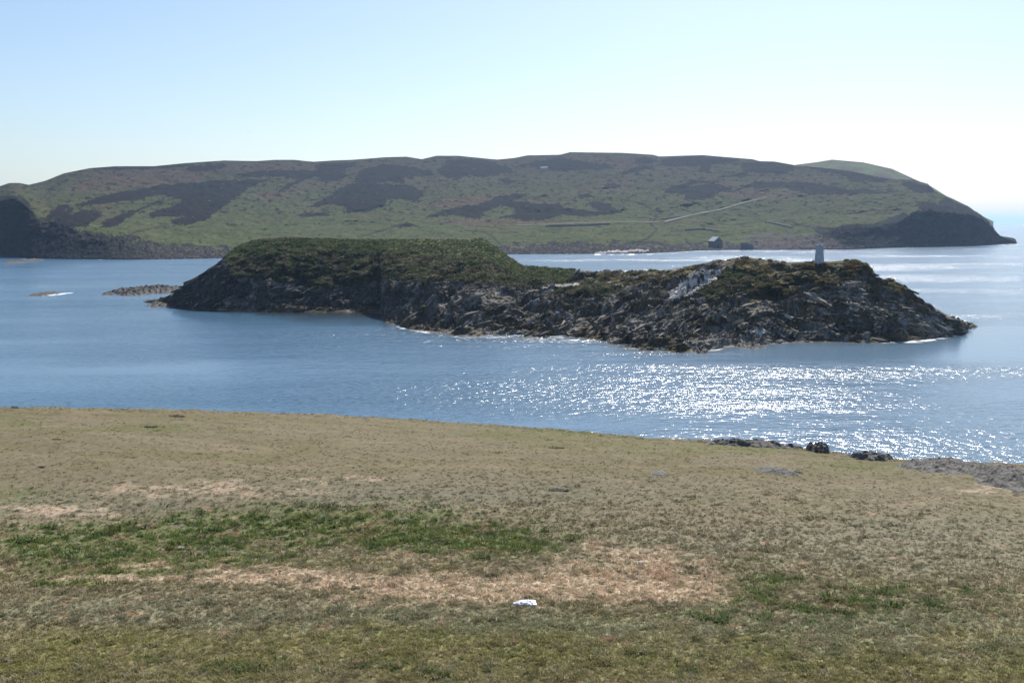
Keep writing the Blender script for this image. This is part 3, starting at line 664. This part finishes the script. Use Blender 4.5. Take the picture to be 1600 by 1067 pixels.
# grass blades: spread evenly over the turf in view
n = 300000
ga = rng.uniform(math.radians(-33), math.radians(33), n)
qq = rng.uniform(0, 1, n); de = d_edge(ga)
gd = 1 / (1 / 13.0 + (1 / de - 1 / 13.0) * qq)
keep = rng.random(n) > (.50 + .32 * sst(21, 31, gd)) * (gd < de - 1.2)
ga, gd, de = ga[keep], gd[keep], de[keep]; n = len(ga)
gz = ground_z(ga, gd); gx, gy = gd * np.sin(ga), gd * np.cos(ga)
pu, pv = to_px(ga, (gz - H) / gd)
tc = ground_colour(pu, pv, gx, gy)
greeny = (tc[:, 1] > tc[:, 0] * 1.15)
rd = rng.random(n); nearw = sst(30, 20, gd)
q_ = rd < .02 + .09 * nearw; tc[q_] = tc[q_] * .35 + .65 * np.array((.36, .30, .20)); q_ = rd > .98 - .10 * nearw; tc[q_] = tc[q_] * .4 + .6 * np.array((.075, .105, .03))
tc *= 1.38; tc *= 1 + rng.uniform(-1, 1, (n, 1)) * (.06 + .18 * nearw[:, None])
hgt = rng.uniform(.018, .045, n) * (1 + 2.2 * np.clip(fbm(gx * 1.6, gy * 1.6, 4, 120, .6), 0, .6)) * (1 + .8 * greeny) * (1.0 - .5 * sst(24, 36, gd))
wid = hgt * rng.uniform(1.0, 1.6, n) * (1 + 1.3 * sst(24, 36, gd))
scatter('grass', np.stack([gx, gy, gz], -1), np.stack([rng.normal(0, .15, n), rng.normal(0, .15, n), rng.uniform(0, 6.28, n)], -1), np.stack([wid, wid, hgt], -1), tc,
        [tuft_proto(i, mat_blade, 13, 1.0, .9, .10) for i in range(6)], None, 'short grazed grass of dry straw and green blades')

# ---------------------------------------------------------------- rocks as things
def outcrop(name, u0_, u1_, v0_, v1_, hgt, label, seed, mat=mat_outcrop, nx=110, ny=60, dip=.5, base=None, group='rock outcrops along the headland edge', cat='rock outcrop', rough=.6):
    a_ = base or ground_at
    A0, B0 = a_(u0_, (v0_ + v1_) / 2), a_(u1_, (v0_ + v1_) / 2)
    f0, b0 = a_((u0_ + u1_) / 2, v1_), a_((u0_ + u1_) / 2, v0_)
    ax = (B0 - A0); ax.z = 0; L = ax.length; ax.normalize(); ay = Vector((-ax.y, ax.x, 0)); Wd = max(1.0, (b0 - f0).length)
    c = (A0 + B0) / 2
    X_, Y_ = np.meshgrid(np.linspace(-.62, .62, nx), np.linspace(-.7, .7, ny))
    lx, ly = X_ * L, Y_ * Wd
    wx_ = c.x + ax.x * lx + ay.x * ly; wy_ = c.y + ax.y * lx + ay.y * ly
    if base is None:
        gz_ = ground_z(np.arctan2(wx_, wy_), np.hypot(wx_, wy_))
    else: gz_ = np.zeros_like(wx_)
    r_ = np.sqrt((X_ / .5) ** 2 + (Y_ / .55) ** 2) + .38 * fbm(lx / L * 6, ly / Wd * 3, 3, seed)
    m_ = sst(1.08, .45, r_)
    k_ = 1 / max(hgt, .25)
    k_ = min(k_, 1.6); s_ = ly * .8 + lx * dip
    t_ = terr((s_ * k_ * .9) + 1.1 * fbm(lx * k_ * .5, ly * k_ * .5, 3, seed + 1), .4)
    t2_ = terr((s_ * k_ * 2.4) + .8 * fbm(lx * k_, ly * k_, 3, seed + 2), .3)
    z_ = m_ * hgt * (.62 + rough * (.75 * t_ + .30 * t2_ + .25 * ridged((lx * .85 + ly * .5) * k_ * .3, (ly * .85 - lx * .5) * k_ * 1.1, 3, seed + 4))) - (1 - m_) * .25 * hgt - .04
    Pz = np.stack([wx_ - c.x, wy_ - c.y, gz_ + z_ - c.z], -1)
    o = grid_mesh(name, Pz, mat, smooth=False); o.location = c
    tag(o, label, cat, group)
    return o
outcrop('rock_outcrop', 1085, 1262, 685, 700, .3, 'long low grey rock rib along the turf edge, ending left of the dark block', 61)
outcrop('rock_outcrop', 1255, 1300, 692, 711, .5, 'dark squarish rock block standing at the turf edge', 62, nx=50, ny=50, rough=.6)
outcrop('rock_outcrop', 1312, 1402, 704, 722, .3, 'small pair of humped grey rocks right of the dark block', 63)
outcrop('rock_outcrop', 1395, 1560, 716, 744, .32, 'wide slanting slate outcrop with ribbed face at the turf edge', 64, dip=.9, rough=.45)
outcrop('rock_outcrop', 1500, 1680, 724, 768, .36, 'broken grey slate outcrop running out of the picture at the right', 65, dip=.9, rough=.45, nx=140, ny=90)
outcrop('rock_outcrop', 1175, 1255, 730, 744, .14, 'flat grey rock breaking the turf by itself inland of the edge', 66)
outcrop('rock_outcrop', 1010, 1050, 735, 745, .10, 'tiny flat grey rock patch left of the inland rock', 67, nx=40, ny=30)
def sea_at(u, v):
    a, s = to_ang(u, v); d = -H / s; return Vector((d * math.sin(a), d * math.cos(a), 0))
outcrop('sea_rock', 168, 292, 448, 462, 1.1, 'long low reef reaching left from the islet', 71, mat_searock, 220, 90, .3, sea_at, None, 'sea rock', 1.0)
outcrop('sea_rock', 54, 86, 457, 463, .6, 'small wave-washed rock with white foam trailing to its right', 72, mat_searock, 60, 30, .3, sea_at, None, 'sea rock', 1.0)
outcrop('sea_rock', 29, 47, 407, 411.5, 1.5, 'tiny rock in the water below the left cliffs of the island', 73, mat_searock, 40, 26, .3, sea_at, None, 'sea rock', 1.0)
outcrop('sea_rock', 232, 300, 470, 480, .9, 'thin dark ledge at the foot of the left end of the islet', 74, mat_searock, 90, 40, .3, sea_at, None, 'sea rock', 1.0)
outcrop('sea_rock', 1075, 1110, 543, 553, .6, 'weed-covered rock at the front shore of the islet', 75, mat_searock, 60, 30, .3, sea_at, None, 'sea rock', 1.0)
outcrop('sea_rock', 1143, 1198, 536, 545, .45, 'flat weedy ledge awash right of the front shore rock', 76, mat_searock, 60, 30, .3, sea_at, None, 'sea rock', 1.0)
outcrop('sea_rock', 1480, 1520, 503, 512, .8, 'low rock at the right tip of the islet', 77, mat_searock, 60, 30, .3, sea_at, None, 'sea rock', 1.0)

# ---------------------------------------------------------------- beacon
def frustum(bm, r0, r1, z0, z1, n=8, ph=.2):
    a = [bm.verts.new((r0 * math.cos(ph + 2 * math.pi * i / n), r0 * math.sin(ph + 2 * math.pi * i / n), z0)) for i in range(n)]
    b = [bm.verts.new((r1 * math.cos(ph + 2 * math.pi * i / n), r1 * math.sin(ph + 2 * math.pi * i / n), z1)) for i in range(n)]
    for i in range(n): bm.faces.new((a[i], a[(i + 1) % n], b[(i + 1) % n], b[i]))
    bm.faces.new(a[::-1]); bm.faces.new(b)
az_b = to_ang(1280, 408)[0]; jb = int(np.argmin(np.abs(iaz - az_b)))
db = IDm[-1, jb] - 1.0
slb = to_ang(1280, 409)[1]
bz = min(float(IZ[-8, jb]), H + slb * db)
beacon = empty('beacon', (db * math.sin(az_b), db * math.cos(az_b), bz))
tag(beacon, 'small white tapered beacon tower standing on top of the rocky islet', 'beacon')
bm = bmesh.new(); frustum(bm, 1.12, 1.12, -.6, .18); mesh_obj('plinth', bm, mat_grey, beacon)
bm = bmesh.new(); frustum(bm, .97, .66, .18, 3.35); mesh_obj('tower_shaft', bm, mat_grey, beacon)
bm = bmesh.new(); frustum(bm, .76, .76, 3.35, 3.50); mesh_obj('cap', bm, mat_grey, beacon)
bm = bmesh.new(); frustum(bm, .34, .26, 3.50, 3.95); mesh_obj('lamp_housing', bm, mat_grey, beacon)

# ---------------------------------------------------------------- buildings on the far shore
def gable_house(name, u, v, wid, length, eave, ridge, rz, label, wallm, roofm, roof=True):
    p = hill_at(u, v); e = empty(name, p, rz); tag(e, label, 'house' if roof else 'ruin')
    bm = bmesh.new()
    x, y = wid / 2, length / 2
    pts = [(-x, -1.5), (x, -1.5), (x, eave), (0, ridge), (-x, eave)]
    a = [bm.verts.new((q[0], -y, q[1])) for q in pts]; b = [bm.verts.new((q[0], y, q[1])) for q in pts]
    for i in range(5): bm.faces.new((a[i], a[(i + 1) % 5], b[(i + 1) % 5], b[i]))
    bm.faces.new(a[::-1]); bm.faces.new(b); mesh_obj('wall', bm, wallm, e)
    for s in (-1, 1):
        bm = bmesh.new(); o = .35
        q = [(s * (x + o), eave - (ridge - eave) * o / x), (0, ridge + .02), (0, ridge + .25), (s * (x + o), eave - (ridge - eave) * o / x + .23)]
        a = [bm.verts.new((k[0], -y - .3, k[1] + .03)) for k in q]; b = [bm.verts.new((k[0], y + .3, k[1] + .03)) for k in q]
        for i in range(4): bm.faces.new((a[i], a[(i + 1) % 4], b[(i + 1) % 4], b[i]))
        bm.faces.new(a[::-1]); bm.faces.new(b); mesh_obj('roof_slope', bm, roofm, e)
    bm = bmesh.new(); box(bm, -.5, .5, -y - .04, -y + .05, 0, 2.0); mesh_obj('door', bm, mat_dark, e)
    bm = bmesh.new(); box(bm, -.35, .35, -y - .04, -y + .05, eave - .3, eave + .6); mesh_obj('window', bm, mat_dark, e)
    return e
gable_house('boathouse', 1118, 386, 6.6, 9.5, 4.6, 7.4, math.radians(16), 'dark stone boathouse with its gable to the water and a lit slate roof', mat_wall, mat_slate)
gable_house('farmhouse', 851, 266, 5.0, 10, 2.4, 4.4, math.radians(62), 'pale stone farmhouse high on the hillside below the skyline', mat_stone, mat_stone)
pr = hill_at(1167, 390); e = empty('ruin', pr, math.radians(-8)); tag(e, 'roofless dark stone ruin at the shore right of the boathouse', 'ruin')
for (x0, x1, y0, y1, zt) in ((-4.4, 0, -.3, .3, 4.3), (0, 4.4, -.3, .3, 3.4), (-4.4, -3.8, .3, 6, 4.9), (3.8, 4.4, .3, 6, 3.2), (-3.8, 3.8, 5.4, 6, 3.7)):
    bm = bmesh.new(); box(bm, x0, x1, y0, y1, -1.5, zt); mesh_obj('wall', bm, mat_wall, e)
# tracks and walls draped on the hillside
def ribbon(name, pts, wd, mat, lift=.25, wall=None):
    P_ = []
    for (xa, ya), (xb, yb) in zip(pts[:-1], pts[1:]):
        for q in np.linspace(0, 1, 14)[:-1]: P_.append(hill_at(xa + (xb - xa) * q, ya + (yb - ya) * q))
    P_ = [sum((P_[max(0, min(len(P_) - 1, i + k))] for k in (-2, -1, 0, 1, 2)), Vector()) / 5 for i in range(len(P_))]
    o0 = P_[0].copy(); bm = bmesh.new(); prev = None
    for i, p in enumerate(P_):
        d = (P_[min(i + 1, len(P_) - 1)] - P_[max(i - 1, 0)]); d.z = 0; d.normalize(); nrm = Vector((-d.y, d.x, 0)) * wd / 2
        if wall:
            jz = random.uniform(-.12, .12)
            r = [bm.verts.new(p - o0 - nrm + Vector((0, 0, -2.5))), bm.verts.new(p - o0 - nrm + Vector((0, 0, wall + jz))), bm.verts.new(p - o0 + nrm + Vector((0, 0, wall + jz))), bm.verts.new(p - o0 + nrm + Vector((0, 0, -2.5)))]
        else:
            r = [bm.verts.new(p - o0 - nrm + Vector((0, 0, lift))), bm.verts.new(p - o0 + nrm + Vector((0, 0, lift + .4)))]
        if prev:
            for q in range(len(r) - 1): bm.faces.new((prev[q], prev[q + 1], r[q + 1], r[q]))
        prev = r
    return mesh_obj(name, bm, mat, loc=o0)
o = ribbon('track', [(1037, 349), (1075, 339), (1124, 329.5), (1161, 318.5), (1202, 308.5)], 2.0, mat_path, 1.0); tag(o, 'pale farm track climbing the far hillside to the right', kind='structure')
o = ribbon('track', [(804, 354), (880, 351.5), (972, 348.5), (1037, 349)], 1.6, mat_path, 1.0); tag(o, 'pale track running level above the far shore', kind='structure')
for pts_, lab in (([(1034, 343.5), (1070, 338), (1110, 331)], 'dark field wall just above the climbing track'), ([(850, 355), (900, 353.5), (960, 351)], 'dark field wall just below the level track'),
                  ([(1195, 347), (1218, 352), (1240, 357)], 'short dark field wall above the rocky shore right of the boathouse'), ([(1070, 360), (1100, 359), (1126, 363)], 'low dark field wall behind the boathouse')):
    o = ribbon('stone_wall', pts_, 1.0, mat_wall, wall=1.2); tag(o, lab, 'stone wall', 'field walls on the far hillside')

# ---------------------------------------------------------------- small things on the turf
p = ground_at(820, 944)
nx, ny = 46, 20
gx_, gy_ = np.meshgrid(np.linspace(-1, 1, nx), np.linspace(-1, 1, ny))
sxx = .225 * gx_; shape = .115 * (1 - .35 * gx_ * -1 - .25 * gx_ ** 2)
syy = gy_ * shape + .02 * fbm(gx_ * 2, gy_ * 2, 2, 3)
zz = .006 + .045 * np.clip(1 - gy_ ** 2, 0, 1) * np.clip(1 - gx_ ** 4, 0, 1) * (.55 + .45 * gx_ * .5) + .03 * ridged(gx_ * 2.3, gy_ * 1.7, 3, 5) * np.clip(1.1 - gx_ ** 2, 0, 1)
zz = zz.clip(.004); zz[0] = zz[-1] = -.02; zz[:, 0] = zz[:, -1] = -.02
o = grid_mesh('plastic_bag', np.stack([sxx, syy, zz], -1), mat_bag, smooth=False); o.location = p + Vector((0, 0, .02)); o.rotation_euler.z = .08
tag(o, 'crumpled white plastic bag lying on the straw-coloured grass', 'litter')
def pebble(u, v, r, label, mat=mat_stone, name='stone', grp=None, fl=.6):
    p = ground_at(u, v); bm = bmesh.new(); bmesh.ops.create_icosphere(bm, subdivisions=2, radius=r)
    rr = random.Random(int(u * 7 + v))
    for q in bm.verts: q.co = Vector((q.co.x * 1.3, q.co.y, q.co.z * fl)) * rr.uniform(.8, 1.15)
    o = mesh_obj(name, bm, mat, loc=p + Vector((0, 0, r * fl * .5)))
    tag(o, label, name, grp)
pebble(283, 857, .06, 'pale flat stone in the green hollow on the left')
pebble(1001, 879, .045, 'small pale stone at the top of the straw patch right of the bag')
# dark rush clumps
def rush(u, v, wdt, hgt, label):
    p = ground_at(u, v); e = empty('rush_clump', p); tag(e, label, 'rush clump', 'dark rush clumps on the turf')
    bm = bmesh.new(); rr = random.Random(int(u))
    for q in range(90):
        x, y = rr.gauss(0, wdt * .32), rr.gauss(0, wdt * .15); b = rr.uniform(0, 6.28); h = hgt * rr.uniform(.5, 1.1); l = h * rr.uniform(.1, .7)
        dx, dy = math.cos(b) * l, math.sin(b) * l; wx_, wy_ = -math.sin(b) * .008, math.cos(b) * .008
        vs = [bm.verts.new(k) for k in ((x - wx_, y - wy_, -.02), (x + wx_, y + wy_, -.02), (x + dx, y + dy, h))]; bm.faces.new(vs)
    tag(mesh_obj('stalks', bm, plain_rush, e), kind='stuff')
    bm = bmesh.new(); bmesh.ops.create_icosphere(bm, subdivisions=3, radius=.5)
    for q in bm.verts:
        k = 1 + .3 * rr.uniform(-1, 1); q.co = Vector((q.co.x * wdt * .9 * k, q.co.y * wdt * .4 * k, q.co.z * hgt * .8 * k))
    mesh_obj('root_mound', bm, mat_dark_earth, e)
plain_rush = plain('rush_stalks', (0.035, 0.045, 0.02), .8, 8)
mat_dark_earth = plain('dark_peaty_earth', (0.035, 0.032, 0.02), .95, 12, .3, .02)
rush(276, 651, .8, .12, 'dark rush clump near the turf edge on the left, the farther of two')
rush(234, 668, .6, .12, 'dark rush clump in the small bright green patch on the left')
rush(65, 731, .16, .07, 'tiny dark clump alone on the far left turf')
rush(88, 687, .35, .06, 'faint dark clump on the left turf below the edge')
rush(870, 766, .7, .07, 'wide low dark clump in the middle of the turf')
rush(868, 700, .7, .06, 'low dark clump near the middle of the turf edge')
rush(22, 637.5, .3, .12, 'dark clump right on the turf edge at the far left')

# ---------------------------------------------------------------- gull
a, s = to_ang(388, 207); d = 330.0
e = empty('gull', (d * math.sin(a), d * math.cos(a), H + s * d), .5); tag(e, 'tiny gull flying in the pale sky above the island', 'bird')
bm = bmesh.new(); bmesh.ops.create_icosphere(bm, subdivisions=2, radius=.5)
for q in bm.verts: q.co = Vector((q.co.x * .17, q.co.y * .55, q.co.z * .16))
mesh_obj('body', bm, mat_gull, e)
for s_ in (-1, 1):
    bm = bmesh.new()
    st = [(.05, .09, 0, .09), (.30, .08, .13, .08), (.62, .0, .06, .02)]
    up = [[bm.verts.new((s_ * x, y + w_, z + .01)), bm.verts.new((s_ * x, y - w_, z + .01)), bm.verts.new((s_ * x, y - w_, z - .01)), bm.verts.new((s_ * x, y + w_, z - .01))] for x, y, z, w_ in st]
    for i in range(2):
        for q in range(4): bm.faces.new((up[i][q], up[i][(q + 1) % 4], up[i + 1][(q + 1) % 4], up[i + 1][q]))
    bm.faces.new(up[0]); bm.faces.new(up[2]); mesh_obj('wing', bm, mat_gull, e)

# ---------------------------------------------------------------- air
HM = bpy.data.materials.new('haze_air'); HM.use_nodes = True; ht = HM.node_tree
ht.nodes.remove(ht.nodes['Principled BSDF'])
pv_ = ht.nodes.new('ShaderNodeVolumePrincipled'); pv_.inputs['Color'].default_value = (0.50, 0.70, 0.99, 1)
pv_.inputs['Density'].default_value = 0.00009; pv_.inputs['Anisotropy'].default_value = 0.3
ht.links.new(pv_.outputs[0], ht.nodes['Material Output'].inputs['Volume'])
bm = bmesh.new(); box(bm, -50000, 50000, -300, 50000, -5, 150)
tag(mesh_obj('haze', bm, HM), 'thin pale blue sea haze over the sound', kind='stuff')
